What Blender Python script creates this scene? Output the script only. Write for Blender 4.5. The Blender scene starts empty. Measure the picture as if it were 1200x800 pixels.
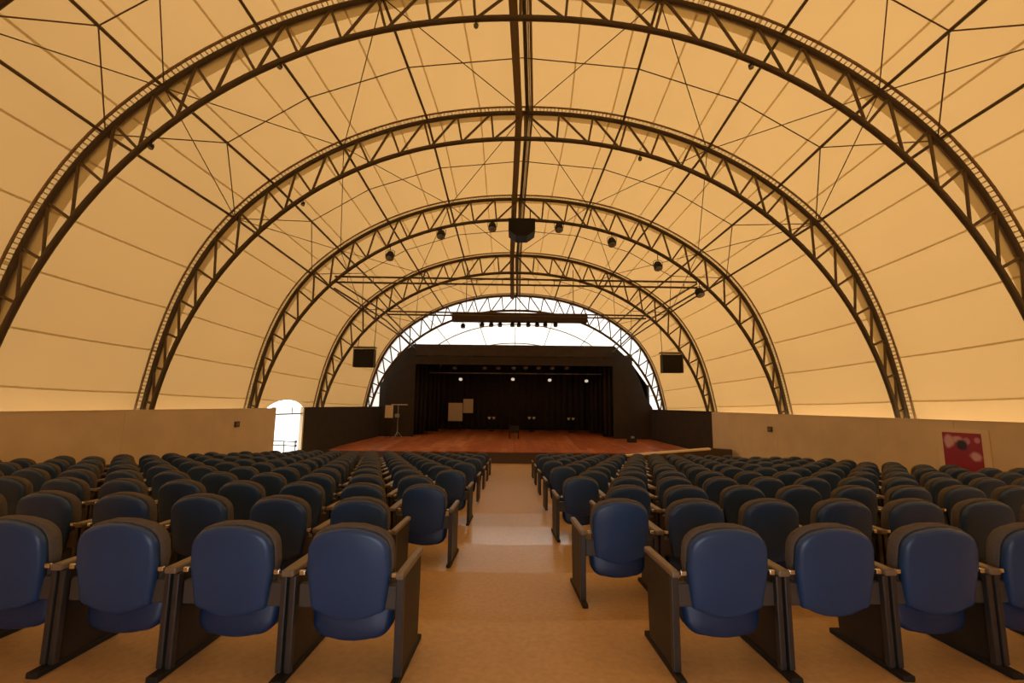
import bpy, bmesh, math, random
from mathutils import Vector, Matrix
random.seed(7)
S = bpy.context.scene
COL = S.collection

# ------------------------------------------------------------------ camera
EYE = 1.40                       # eye height over the tread of the rearmost row
F_PX = 540.0
PITCH = math.atan(72 / F_PX); YAW = -0.006; ROLL = -0.011
_f = Vector((math.sin(YAW)*math.cos(PITCH), math.cos(YAW)*math.cos(PITCH), math.sin(PITCH)))
_r0 = Vector((math.cos(YAW), -math.sin(YAW), 0)); _u0 = _r0.cross(_f)
_r = _r0*math.cos(ROLL) - _u0*math.sin(ROLL)
_u = _u0*math.cos(ROLL) + _r0*math.sin(ROLL)
cam = bpy.data.cameras.new('camera'); camo = bpy.data.objects.new('camera', cam); COL.objects.link(camo)
cam.sensor_width = 36; cam.lens = 36*F_PX/1200; cam.clip_start = 0.05; cam.clip_end = 400
M = Matrix.Identity(4)
for i in range(3):
    M[i][0] = _r[i]; M[i][1] = _u[i]; M[i][2] = -_f[i]
M[2][3] = EYE
camo.matrix_world = M
S.camera = camo

def ray(px, py):
    return _f*F_PX + _r*(px-600) + _u*(400-py)
def at(px, py, d):               # point of the pixel's ray at depth y = d
    v = ray(px, py); v = v*(d/v.y); return Vector((v.x, v.y, v.z+EYE))
def pix(p):
    v = Vector(p) - Vector((0, 0, EYE)); z = v.dot(_f)
    return (600 + F_PX*v.dot(_r)/z, 400 - F_PX*v.dot(_u)/z) if z > 0.05 else None

# ------------------------------------------------------------------ sky, sun, exposure
W = bpy.data.worlds.new('overcast_sky'); S.world = W; W.use_nodes = True
bg = W.node_tree.nodes['Background']; bg.inputs[0].default_value = (0.99, 1.0, 1.03, 1); bg.inputs[1].default_value = 4.0
sun = bpy.data.lights.new('sun', 'SUN'); suno = bpy.data.objects.new('sun', sun); COL.objects.link(suno)
sun.energy = 4.4; sun.angle = math.radians(12); sun.color = (1, 0.95, 0.86)
suno.rotation_euler = (math.radians(8), math.radians(36), 0)
S.view_settings.view_transform = 'Standard'; S.view_settings.look = 'None'
S.view_settings.gamma = 1.0; S.view_settings.use_curve_mapping = False
S.view_settings.exposure = 0.0

# ------------------------------------------------------------------ materials
MATS = {}
def mat(name, col, rough=0.6, metal=0.0, noise=0.0, nscale=8.0, bump=0.0, spec=0.5, emit=None):
    m = bpy.data.materials.new(name); m.use_nodes = True; nt = m.node_tree
    b = nt.nodes['Principled BSDF']
    b.inputs['Base Color'].default_value = (*col, 1); b.inputs['Roughness'].default_value = rough
    b.inputs['Metallic'].default_value = metal; b.inputs['Specular IOR Level'].default_value = spec
    if emit:
        b.inputs['Emission Color'].default_value = (*emit[0], 1); b.inputs['Emission Strength'].default_value = emit[1]
    if noise or bump:
        tc = nt.nodes.new('ShaderNodeTexCoord'); n = nt.nodes.new('ShaderNodeTexNoise')
        n.inputs['Scale'].default_value = nscale; n.inputs['Detail'].default_value = 6
        nt.links.new(tc.outputs['Object'], n.inputs['Vector'])
        if noise:
            r = nt.nodes.new('ShaderNodeValToRGB')
            r.color_ramp.elements[0].position = 0.3; r.color_ramp.elements[1].position = 0.7
            r.color_ramp.elements[0].color = tuple(c*(1-noise) for c in col)+(1,)
            r.color_ramp.elements[1].color = tuple(min(1, c*(1+noise)) for c in col)+(1,)
            nt.links.new(n.outputs['Fac'], r.inputs['Fac']); nt.links.new(r.outputs['Color'], b.inputs['Base Color'])
        if bump:
            bp = nt.nodes.new('ShaderNodeBump'); bp.inputs['Strength'].default_value = bump
            bp.inputs['Distance'].default_value = 0.01
            nt.links.new(n.outputs['Fac'], bp.inputs['Height']); nt.links.new(bp.outputs['Normal'], b.inputs['Normal'])
    MATS[name] = m
    return m
def fabric_mat(name, refl, trans, mixf=0.5, noise=0.06, nscale=0.6):
    m = bpy.data.materials.new(name); m.use_nodes = True; nt = m.node_tree
    nt.nodes.remove(nt.nodes['Principled BSDF']); out = nt.nodes['Material Output']
    d = nt.nodes.new('ShaderNodeBsdfDiffuse'); t = nt.nodes.new('ShaderNodeBsdfTranslucent'); mx = nt.nodes.new('ShaderNodeMixShader')
    d.inputs[0].default_value = (*refl, 1); mx.inputs[0].default_value = mixf
    tc = nt.nodes.new('ShaderNodeTexCoord'); n = nt.nodes.new('ShaderNodeTexNoise'); r = nt.nodes.new('ShaderNodeValToRGB')
    n.inputs['Scale'].default_value = nscale; n.inputs['Detail'].default_value = 4
    r.color_ramp.elements[0].color = tuple(c*(1-noise) for c in trans)+(1,)
    r.color_ramp.elements[1].color = tuple(min(1, c*(1+noise)) for c in trans)+(1,)
    nt.links.new(tc.outputs['Object'], n.inputs['Vector']); nt.links.new(n.outputs['Fac'], r.inputs['Fac'])
    nt.links.new(r.outputs['Color'], t.inputs[0])
    nt.links.new(d.outputs[0], mx.inputs[1]); nt.links.new(t.outputs[0], mx.inputs[2]); nt.links.new(mx.outputs[0], out.inputs[0])
    MATS[name] = m
    return m
fabric_mat('membrane', (0.80, 0.57, 0.34), (0.255, 0.142, 0.045))
fabric_mat('membrane_seam', (0.50, 0.36, 0.18), (0.70, 0.62, 0.43), 0.72)
fabric_mat('dome_cloth', (0.85, 0.82, 0.75), (0.56, 0.535, 0.47), 0.55, 0.04)
fabric_mat('dome_seam', (0.5, 0.46, 0.38), (0.42, 0.38, 0.30), 0.5, 0.0)
mat('steel', (0.14, 0.095, 0.045), 0.5, 0.3, 0.2, 5)
mat('steel_dark', (0.095, 0.065, 0.030), 0.5, 0.3)
mat('cable', (0.16, 0.105, 0.05), 0.5, 0.4)
mat('membrane_edge', (0.28, 0.185, 0.09), 0.8)
mat('rope', (0.75, 0.68, 0.55), 0.9)
mat('tray', (0.24, 0.165, 0.07), 0.6, 0.2)
mat('fluor_white', (0.75, 0.72, 0.66), 0.4)
mat('beige_wall', (0.78, 0.61, 0.37), 0.75, 0, 0.06, 1.4, 0.05)
mat('beige_trim', (0.82, 0.66, 0.42), 0.7)
mat('black_wall', (0.036, 0.026, 0.017), 0.85, 0, 0.15, 3)
mat('black_cloth', (0.034, 0.025, 0.018), 0.95, 0, 0.2, 6)
mat('brown_cloth', (0.060, 0.042, 0.030), 0.95, 0, 0.15, 6)
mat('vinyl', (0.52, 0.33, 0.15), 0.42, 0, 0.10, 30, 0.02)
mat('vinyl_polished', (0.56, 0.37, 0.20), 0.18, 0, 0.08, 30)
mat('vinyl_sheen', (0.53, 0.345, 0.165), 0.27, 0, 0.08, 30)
mat('concrete', (0.50, 0.48, 0.44), 0.9, 0, 0.08, 0.5)
mat('riser', (0.30, 0.20, 0.12), 0.7)
for i, c in enumerate([(0.46, 0.13, 0.045), (0.54, 0.17, 0.06), (0.40, 0.105, 0.04), (0.62, 0.23, 0.09), (0.50, 0.15, 0.05)]):
    mat('stage_board_%d' % i, c, 0.33, 0, 0.22, 3.0)
mat('stage_front', (0.085, 0.055, 0.038), 0.8)
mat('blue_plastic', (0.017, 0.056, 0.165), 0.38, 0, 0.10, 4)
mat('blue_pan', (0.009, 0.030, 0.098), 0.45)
mat('dark_fabric', (0.10, 0.085, 0.078), 0.95, 0, 0.15, 60, 0.1)
mat('panel_dark', (0.019, 0.016, 0.014), 0.5, 0, 0.15, 10)
mat('post_metal', (0.060, 0.057, 0.056), 0.38, 0.5)
mat('arm_top', (0.20, 0.15, 0.095), 0.4, 0, 0.12, 14)
mat('bracket_grey', (0.065, 0.056, 0.047), 0.5)
mat('chrome', (0.8, 0.8, 0.8), 0.2, 1.0)
mat('black_metal', (0.020, 0.017, 0.014), 0.65, spec=0.25)
mat('grille', (0.026, 0.022, 0.018), 0.9, 0, 0.3, 90, spec=0.2)
mat('lamp_lit', (0.9, 0.85, 0.75), 0.4, emit=((1.0, 0.86, 0.66), 0.55))
mat('lens_glass', (0.25, 0.24, 0.22), 0.15)
mat('paper', (0.78, 0.66, 0.45), 0.7)
mat('door_white', (0.78, 0.77, 0.74), 0.5)
mat('rail_grey', (0.35, 0.35, 0.36), 0.4, 0.4)

# the red poster: flat print, blotches laid out on its own face
pm = bpy.data.materials.new('poster_print'); pm.use_nodes = True; nt = pm.node_tree; b = nt.nodes['Principled BSDF']
b.inputs['Roughness'].default_value = 0.35
tc = nt.nodes.new('ShaderNodeTexCoord')
nz = nt.nodes.new('ShaderNodeTexNoise'); nz.inputs['Scale'].default_value = 6; nz.inputs['Detail'].default_value = 3
nt.links.new(tc.outputs['Generated'], nz.inputs['Vector'])
prev = None
def blot(cx, cz, rx, rz, col, edge=0.5, amp=0.9):
    global prev
    sp = nt.nodes.new('ShaderNodeMapping'); sp.vector_type = 'POINT'
    sp.inputs['Location'].default_value = (0, -cx/rx, -cz/rz); sp.inputs['Scale'].default_value = (0, 1/rx, 1/rz)
    nt.links.new(tc.outputs['Generated'], sp.inputs['Vector'])
    ln = nt.nodes.new('ShaderNodeVectorMath'); ln.operation = 'LENGTH'; nt.links.new(sp.outputs[0], ln.inputs[0])
    ad = nt.nodes.new('ShaderNodeMath'); ad.operation = 'MULTIPLY_ADD'; ad.inputs[1].default_value = amp
    nt.links.new(nz.outputs['Fac'], ad.inputs[0]); nt.links.new(ln.outputs['Value'], ad.inputs[2])
    mr = nt.nodes.new('ShaderNodeMapRange'); mr.inputs[1].default_value = 1.45+edge*0.5; mr.inputs[2].default_value = 1.45-edge*0.5
    nt.links.new(ad.outputs[0], mr.inputs[0])
    mx = nt.nodes.new('ShaderNodeMix'); mx.data_type = 'RGBA'
    nt.links.new(mr.outputs[0], mx.inputs[0])
    if prev is None: mx.inputs[6].default_value = (0.34, 0.008, 0.014, 1)
    else: nt.links.new(prev, mx.inputs[6])
    mx.inputs[7].default_value = (*col, 1); prev = mx.outputs[2]
# generated y runs along the wall (0 = far end, the poster's left when seen from the hall is its far edge)
POSTER_BLOTS = [(0.82, 0.80, 0.14, 0.13, (0.75, 0.42, 0.42)), (0.60, 0.86, 0.14, 0.07, (0.70, 0.38, 0.38)),
                (0.36, 0.83, 0.10, 0.07, (0.62, 0.25, 0.27)), (0.50, 0.74, 0.13, 0.11, (0.03, 0.012, 0.015)),
                (0.17, 0.52, 0.14, 0.09, (0.75, 0.42, 0.40)), (0.10, 0.86, 0.07, 0.06, (0.62, 0.25, 0.27))]
for bl in POSTER_BLOTS:
    blot(*bl)
nt.links.new(prev, b.inputs['Base Color']); MATS['poster_print'] = pm

# ------------------------------------------------------------------ object helpers
def thing(name, label, cat, loc=(0, 0, 0), rz=0.0, group=None, kind=None):
    o = bpy.data.objects.new(name, None); COL.objects.link(o)
    o.location = loc; o.rotation_euler = (0, 0, rz); o.empty_display_size = 0.2
    if label: o['label'] = label
    if cat: o['category'] = cat
    if group: o['group'] = group
    if kind: o['kind'] = kind
    return o
def tag(o, label=None, cat=None, group=None, kind=None):
    for k, v in (('label', label), ('category', cat), ('group', group), ('kind', kind)):
        if v: o[k] = v
    return o
def link(name, me, parent=None, loc=None):
    o = bpy.data.objects.new(name, me); COL.objects.link(o)
    if parent: o.parent = parent
    if loc is not None: o.location = loc
    return o
def mesh(name, verts, faces, m, smooth=False):
    me = bpy.data.meshes.new(name); me.from_pydata([tuple(v) for v in verts], [], faces); me.update()
    me.materials.append(MATS[m])
    if smooth:
        for p in me.polygons: p.use_smooth = True
    return me
def base(parent):
    return parent.location.copy() if parent else Vector((0, 0, 0))
def rel(pts, parent):            # world points to the (unrotated) parent's space
    b0 = base(parent); return [Vector(p)-b0 for p in pts]
BOXF = [(0, 3, 2, 1), (4, 5, 6, 7), (0, 1, 5, 4), (1, 2, 6, 5), (2, 3, 7, 6), (3, 0, 4, 7)]
def box_me(name, lo, hi, m, bev=0.0):
    x0, y0, z0 = lo; x1, y1, z1 = hi
    if bev <= 0:
        return mesh(name, [(x0,y0,z0),(x1,y0,z0),(x1,y1,z0),(x0,y1,z0),(x0,y0,z1),(x1,y0,z1),(x1,y1,z1),(x0,y1,z1)], BOXF, m)
    bm = bmesh.new(); bmesh.ops.create_cube(bm, size=1)
    for v in bm.verts:
        v.co = Vector(((x0+x1)/2+v.co.x*(x1-x0), (y0+y1)/2+v.co.y*(y1-y0), (z0+z1)/2+v.co.z*(z1-z0)))
    bmesh.ops.bevel(bm, geom=bm.edges[:], offset=bev, segments=2, affect='EDGES', profile=0.5)
    me = bpy.data.meshes.new(name); bm.to_mesh(me); bm.free(); me.materials.append(MATS[m])
    return me
def box(name, lo, hi, m, parent=None, bev=0.0):      # world coordinates
    b0 = base(parent)
    return link(name, box_me(name, tuple(Vector(lo)-b0), tuple(Vector(hi)-b0), m, bev), parent)
UNIT = {}
def unit_cyl(m, sides):
    if (m, sides) not in UNIT:
        vs = [(math.cos(2*math.pi*i/sides), math.sin(2*math.pi*i/sides), z) for z in (0, 1) for i in range(sides)]
        fs = [(i, (i+1) % sides, sides+(i+1) % sides, sides+i) for i in range(sides)]
        fs += [tuple(range(sides-1, -1, -1)), tuple(range(sides, 2*sides))]
        me = mesh('bar', vs, fs, m)
        for p in me.polygons[:sides]: p.use_smooth = True
        UNIT[(m, sides)] = me
    return UNIT[(m, sides)]
def bar(name, p0, p1, r, m, parent=None, sides=6):   # a straight round bar between two world points
    b0 = base(parent); p0 = Vector(p0)-b0; p1 = Vector(p1)-b0; v = p1-p0
    o = link(name, unit_cyl(m, sides), parent)
    o.matrix_local = Matrix.Translation(p0) @ v.to_track_quat('Z', 'Y').to_matrix().to_4x4() @ Matrix.Diagonal((r, r, v.length, 1))
    return o
def tube_me(name, pts, r, m, sides=8):
    vs, fs = [], []; n = len(pts); pts = [Vector(p) for p in pts]
    for i, p in enumerate(pts):
        t = (pts[min(i+1, n-1)]-pts[max(i-1, 0)]).normalized()
        a = t.cross(Vector((0, 1, 0)))
        if a.length < 0.1: a = t.cross(Vector((1, 0, 0)))
        a.normalize(); c = t.cross(a).normalized()
        for k in range(sides):
            an = 2*math.pi*k/sides; vs.append(p+a*r*math.cos(an)+c*r*math.sin(an))
    for i in range(n-1):
        for k in range(sides):
            k2 = (k+1) % sides; fs.append((i*sides+k, i*sides+k2, (i+1)*sides+k2, (i+1)*sides+k))
    fs.append(tuple(range(sides-1, -1, -1))); fs.append(tuple(range((n-1)*sides, n*sides)))
    return mesh(name, vs, fs, m, True)
def prism_me(name, outline, axis, t0, t1, m):
    """outline of 2-D points extruded along axis ('x' -> (y,z) outline, 'y' -> (x,z), 'z' -> (x,y))"""
    def mk(u, v, t): return {'x': (t, u, v), 'y': (u, t, v), 'z': (u, v, t)}[axis]
    n = len(outline); vs = [mk(u, v, t0) for u, v in outline]+[mk(u, v, t1) for u, v in outline]
    fs = [tuple(range(n)), tuple(range(2*n-1, n-1, -1))]+[(i, n+i, n+(i+1) % n, (i+1) % n) for i in range(n)]
    me = mesh(name, vs, fs, m)
    bm = bmesh.new(); bm.from_mesh(me); bmesh.ops.recalc_face_normals(bm, faces=bm.faces); bm.to_mesh(me); bm.free()
    return me

# ------------------------------------------------------------------ the tapering vault: profile of the arches
ARCH_D = [6.1, 8.75, 12.0, 15.68, 19.4, 23.23]
ARCH_X = [0.08, 0.05, 0.23, 0.11, 0.02, 0.03]
NEXP = 2.17
def arch_x(d):
    if d <= ARCH_D[0]: return ARCH_X[0]
    for i in range(len(ARCH_D)-1):
        if d <= ARCH_D[i+1]:
            t = (d-ARCH_D[i])/(ARCH_D[i+1]-ARCH_D[i]); return ARCH_X[i]*(1-t)+ARCH_X[i+1]*t
    return ARCH_X[-1]
def truss_depth(ph):
    a = abs(math.degrees(ph))
    return 0.78 if a < 44 else 0.22 + 0.56*max(0, math.cos(min(1, (a-44)/36)*math.pi)*0.5+0.5)
def prof(d, ph, off=0.0, upper=False, scale=1.0):
    """point of the arch profile at depth d, angle ph from the vertical, offset outwards"""
    a = 12.306-0.211*d; cz = -2.677+0.0247*d; bb = 10.094-0.2324*d-cz
    s, c = abs(math.sin(ph)), abs(math.cos(ph))
    r = ((s/a)**NEXP+(c/bb)**NEXP)**(-1/NEXP)
    r = (r + off + (truss_depth(ph) if upper else 0))*scale
    return Vector((arch_x(d)+r*math.sin(ph), d, cz+r*math.cos(ph)+EYE))
MEMB = 0.11                      # cloth lies this far outside the upper chord

# ------------------------------------------------------------------ ground, treads, walls
def wall_x(d, side):
    return 0.07 + side*0.955*(12.306-0.211*d)
def wall_hit(px, py, side):
    v = ray(px, py); k = 0.955*12.306; s = 0.955*0.211
    t = (0.07+side*k)/(v.x+side*s*v.y); return Vector((v.x*t, v.y*t, v.z*t+EYE))
WALL_TOP = EYE-0.29
GROUND = -1.36
g = link('floor_outside', mesh('floor_outside', [(-90, -60, GROUND), (90, -60, GROUND), (90, 130, GROUND), (-90, 130, GROUND)], [(0, 1, 2, 3)], 'concrete'))
tag(g, 'pale concrete ground outside the tent', kind='structure')

NROW = 13
def row_y(n): return 2.55+1.11*n
def row_z(n): return -0.01-0.0855*n
def arc(x): return (0.060 if x > 0 else 0.037)*abs(x)
floor = thing('floor', 'stepped brown vinyl floor with a central aisle', None, (0, 0, GROUND), kind='structure')
STAGE_Y = 19.2
for n in range(NROW):
    ya = -1.6 if n == 0 else row_y(n-1)+0.66
    yb = STAGE_Y if n == NROW-1 else row_y(n)+0.66
    z = row_z(n); K = 24; vs = []; 
    for (y0, curved) in ((ya, n > 0), (yb, n < NROW-1)):
        for i in range(K+1):
            u = -1+2*i/K
            x = u*(9.9-0.19*(max(y0, 3)-8) if y0 > 8 else 0.945*(12.306-0.211*y0)); 
            y = y0+(arc(x) if curved else 0)
            xx = max(wall_x(y, -1)+0.01, min(wall_x(y, 1)-0.01, x))
            vs.append((xx, y, z-GROUND)); 
    m_ = len(vs); vs += [(v[0], v[1], 0.0) for v in vs]
    fs = []
    for i in range(K):
        fs.append((i, i+1, K+1+i+1, K+1+i)); fs.append((m_+i, m_+K+1+i, m_+K+2+i, m_+i+1))
        fs.append((i, m_+i, m_+i+1, i+1)); fs.append((K+1+i, K+2+i, m_+K+2+i, m_+K+1+i))
    fs += [(0, K+1, m_+K+1, m_), (K, m_+K, m_+2*K+1, 2*K+1)]
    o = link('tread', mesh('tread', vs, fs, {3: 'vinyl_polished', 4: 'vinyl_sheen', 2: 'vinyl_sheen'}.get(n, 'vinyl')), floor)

def wall_panels(name, side, d0, d1, z0, z1, m, label, step=1.7, th=0.14, gap=0.006):
    w = thing(name, label, None, (wall_x(d0, side), d0, z0), kind='structure')
    n = max(1, round((d1-d0)/step)); L = (d1-d0)/n
    for i in range(n):
        a = d0+i*L; c = d0+(i+1)*L-gap
        o = [(wall_x(a, side), a), (wall_x(c, side), c), (wall_x(c, side)+side*th, c), (wall_x(a, side)+side*th, a)]
        vs = [(x, y, z) for z in (z0, z1) for x, y in o]
        me = mesh('wall_panel', rel(vs, w), BOXF, m)
        link('wall_panel', me, w)
    a, c = d0, d1
    o = [(wall_x(a, side)-side*0.012, a), (wall_x(c, side)-side*0.012, c), (wall_x(c, side)+side*(th+0.012), c), (wall_x(a, side)+side*(th+0.012), a)]
    link('wall_cap', mesh('wall_cap', rel([(x, y, z) for z in (z1, z1+0.02) for x, y in o], w), BOXF, m, False), w)
    return w
dL0 = wall_hit(322, 500, -1).y; dL1 = wall_hit(357, 500, -1).y; dR = wall_hit(834.5, 500, 1).y
PRO_Y = 23.9
wall_panels('wall_left', -1, -1.55, dL0, GROUND, WALL_TOP, 'beige_wall', 'low beige side wall on the doorway side', 2.6)
wall_panels('wall_right', 1, -1.55, dR, GROUND, WALL_TOP, 'beige_wall', 'low beige side wall that carries the red poster')
wall_panels('wall_stage_left', -1, dL1, PRO_Y+0.05, GROUND, WALL_TOP+0.02, 'black_wall', 'low black wall between doorway and stage', 3)
wall_panels('wall_stage_right', 1, dR, PRO_Y+0.05, GROUND, WALL_TOP+0.02, 'black_wall', 'low black wall beside the stage on the poster side', 3)

# rear end of the hall with its wide open entrance
def vault_top(x, d):
    lo, hi = 0.0, math.pi/2
    for _ in range(40):
        mid = (lo+hi)/2
        p = prof(d, mid, MEMB, True)
        if p.x-arch_x(d) < abs(x): lo = mid
        else: hi = mid
    return prof(d, lo, MEMB, True).z
REAR_Y = -1.6; ENT_W = 1.2; ENT_H = 1.9
def rear_part(xs, zlo):
    vs, fs = [], []
    for y in (REAR_Y, REAR_Y-0.12):
        for x in xs: vs += [(x, y, zlo), (x, y, max(zlo+0.02, vault_top(x-arch_x(REAR_Y), REAR_Y)))]
    k = 2*len(xs)
    for i in range(len(xs)-1):
        fs += [(2*i, 2*i+1, 2*i+3, 2*i+2), (k+2*i, k+2*i+2, k+2*i+3, k+2*i+1), (2*i, 2*i+2, k+2*i+2, k+2*i)]
    fs += [(0, k, k+1, 1), (k-2, k-1, 2*k-1, 2*k-2)]
    return vs, fs
wb = thing('wall_back', 'beige rear wall with the wide open entrance behind the last row', None, (0, REAR_Y, GROUND), kind='structure')
for xs, zlo in (([-13.2, -12, -10, -8, -6, -3, -ENT_W], GROUND), ([ENT_W, 3, 6, 8, 10, 12, 13.2], GROUND), ([-ENT_W, -0.6, 0, 0.6, ENT_W], ENT_H)):
    vs, fs = rear_part(xs, zlo); link('wall_panel', mesh('wall_panel', rel(vs, wb), fs, 'beige_wall'), wb)
pl = bpy.data.lights.new('entrance_daylight', 'AREA'); pl.shape = 'RECTANGLE'; pl.size = 2*ENT_W; pl.size_y = ENT_H
pl.cycles.is_portal = True
plo = bpy.data.objects.new('entrance_daylight', pl); COL.objects.link(plo)
plo.location = (0, REAR_Y-0.06, ENT_H/2); plo.rotation_euler = (math.radians(90), 0, 0)

# ------------------------------------------------------------------ cloth roof, panel by panel
R_ = math.radians
PHI_END = 79.8
SEAMS = sorted([s*(0.6+6.25*k) for k in range(1, 13) for s in (-1, 1)])
EDGES = [-PHI_END]+SEAMS+[PHI_END]
def notch(d, side):              # the cloth is cut away in an arch over the side doorway
    if side > 0: return PHI_END
    t = (d-17.6)/1.22
    return PHI_END-(PHI_END-75.3)*math.sqrt(max(0, 1-t*t)) if abs(t) < 1 else PHI_END
ceil = thing('ceiling', 'tapering vault of translucent orange tent cloth', None, (0, -1.6, 0), kind='structure')
BAYS = [(-1.6, 6.1)]+[(ARCH_D[i], ARCH_D[i+1]) for i in range(5)]
def cloth_pt(d, ph, d0, d1, inn=0.0):
    t = (d-d0)/(d1-d0); sag = 0.10*math.sin(math.pi*t) if d0 > 0 else 0
    return prof(d, ph, MEMB-sag-inn, True)
for bi, (d0, d1) in enumerate(BAYS):
    for k in range(len(EDGES)-1):
        lo, hi = EDGES[k], EDGES[k+1]
        cut = (bi == 4 and hi < -60)
        ND = 40 if cut else 6; NP = 3
        vs, fs = [], []
        for i in range(ND+1):
            d = d0+(d1-d0)*i/ND
            l2, h2 = lo, hi
            if cut:
                lim = -notch(d, -1); l2 = max(lo, lim); h2 = max(hi, lim)
                if h2-l2 < 1e-4: l2 = h2
            for j in range(NP+1):
                ph = l2+(h2-l2)*j/NP
                belly = 0.025*math.sin(math.pi*j/NP)
                vs.append(cloth_pt(d, R_(ph), d0, d1, -belly))
        for i in range(ND):
            for j in range(NP):
                q = i*(NP+1)+j
                if cut and ((vs[q]-vs[q+1]).length < 1e-5 or (vs[q+NP+1]-vs[q+NP+2]).length < 1e-5): continue
                fs.append((q, q+1, q+NP+2, q+NP+1))
        link('cloth_panel', mesh('cloth_panel', rel(vs, ceil), fs, 'membrane', True), ceil)
    for ph in SEAMS:
        vs, fs = [], []
        ND = 12; cut = bi == 4 and ph < -70; dd = []
        for i in range(ND+1):
            d = d0+(d1-d0)*i/ND
            if cut and abs(ph) > notch(d, -1)-0.3: continue
            dd.append(d); w = 0.019/10
            for s in (-1, 1): vs.append(cloth_pt(d, R_(ph)+s*w, d0, d1, 0.012))
        for i in range(len(dd)-1):
            if dd[i+1]-dd[i] < (d1-d0)/ND*1.5: fs.append((2*i, 2*i+1, 2*i+3, 2*i+2))
        link('cloth_seam', mesh('cloth_seam', rel(vs, ceil), fs, 'membrane_seam'), ceil)

for d in ARCH_D[:-1]:            # doubled cloth band on the far side of every arch
    vs = []
    for i in range(81):
        ph = R_(-79+158*i/80)
        nb = next(b_ for b_ in BAYS if abs(b_[0]-d) < 1e-6)
        vs += [cloth_pt(d+0.10, ph, nb[0], nb[1], 0.012), cloth_pt(d+0.32, ph, nb[0], nb[1], 0.012)]
    link('edge_band', mesh('edge_band', rel(vs, ceil), [(2*i, 2*i+1, 2*i+3, 2*i+2) for i in range(80)], 'membrane_seam'), ceil)

# bright white end dome behind the stage
dome = thing('ceiling_dome', 'bright white translucent end dome behind the stage', None, (0, 23.23, 0), kind='structure')
DL = 7.5; D5 = ARCH_D[-1]
def dome_pt(u, ph, inn=0.0):
    p = prof(D5, ph, -0.03-inn, True); c = Vector((arch_x(D5), D5, -2.677+0.0247*D5+EYE))
    q = c+(p-c)*max(0.02, math.cos(u)); q.y = D5+DL*math.sin(u); return q
US = [0, R_(27), R_(40), R_(60), R_(84)]
GORES = [-88+176*k/10 for k in range(11)]
for ui in range(4):
    for gi in range(10):
        vs, fs = [], []; N1, N2 = 4, 4
        for i in range(N1+1):
            for j in range(N2+1):
                vs.append(dome_pt(US[ui]+(US[ui+1]-US[ui])*i/N1, R_(GORES[gi]+(GORES[gi+1]-GORES[gi])*j/N2)))
        for i in range(N1):
            for j in range(N2):
                q = i*(N2+1)+j; fs.append((q, q+1, q+N2+2, q+N2+1))
        link('cloth_panel', mesh('cloth_panel', rel(vs, dome), fs, 'dome_cloth', True), dome)
vs = []
for i in range(89):
    ph = R_(-88+2*i); vs += [prof(D5, ph, -0.05, True)+Vector((0, 0.02, 0)), prof(D5, ph, MEMB+0.02, True)+Vector((0, 0.02, 0))]
link('closing_strip', mesh('closing_strip', rel(vs, dome), [(2*i, 2*i+1, 2*i+3, 2*i+2) for i in range(88)], 'membrane'), dome)
for u in US[1:4]:
    link('dome_ring', tube_me('dome_ring', rel([dome_pt(u, R_(a), 0.06) for a in range(-86, 87, 4)], dome), 0.03, 'membrane_edge', 6), dome)
for a in GORES[1:-1]:
    link('dome_rib', tube_me('dome_rib', rel([dome_pt(R_(u), R_(a), 0.05) for u in range(0, 85, 6)], dome), 0.02, 'membrane_edge', 6), dome)

# ------------------------------------------------------------------ truss arches
ORD = ['first', 'second', 'third', 'fourth', 'fifth', 'sixth', 'seventh', 'eighth', 'ninth', 'tenth', 'eleventh', 'twelfth', 'thirteenth', 'fourteenth', 'fifteenth', 'sixteenth', 'seventeenth']
arc_label = ['dark steel truss arch overhead, sixth from the stage end dome', 'dark steel truss arch, fifth from the stage end dome',
             'dark steel truss arch, fourth from the stage end dome', 'dark steel truss arch carrying the round hanging spotlights and black box',
             'dark steel truss arch carrying the two square loudspeakers', 'dark steel truss arch rimming the white end dome']
NPAN = 17
def arch_nodes(d, upper):
    ph = [R_(87)*i/400 for i in range(401)]
    pts = [prof(d, p, 0, upper) for p in ph]; L = [0]
    for i in range(400): L.append(L[-1]+(pts[i+1]-pts[i]).length)
    out = []; j = 0
    for k in range(NPAN+1):
        t = L[-1]*k/NPAN
        while j < 399 and L[j+1] < t: j += 1
        out.append(ph[j]+(ph[j+1]-ph[j])*(t-L[j])/max(1e-9, L[j+1]-L[j]))
    return out
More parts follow.
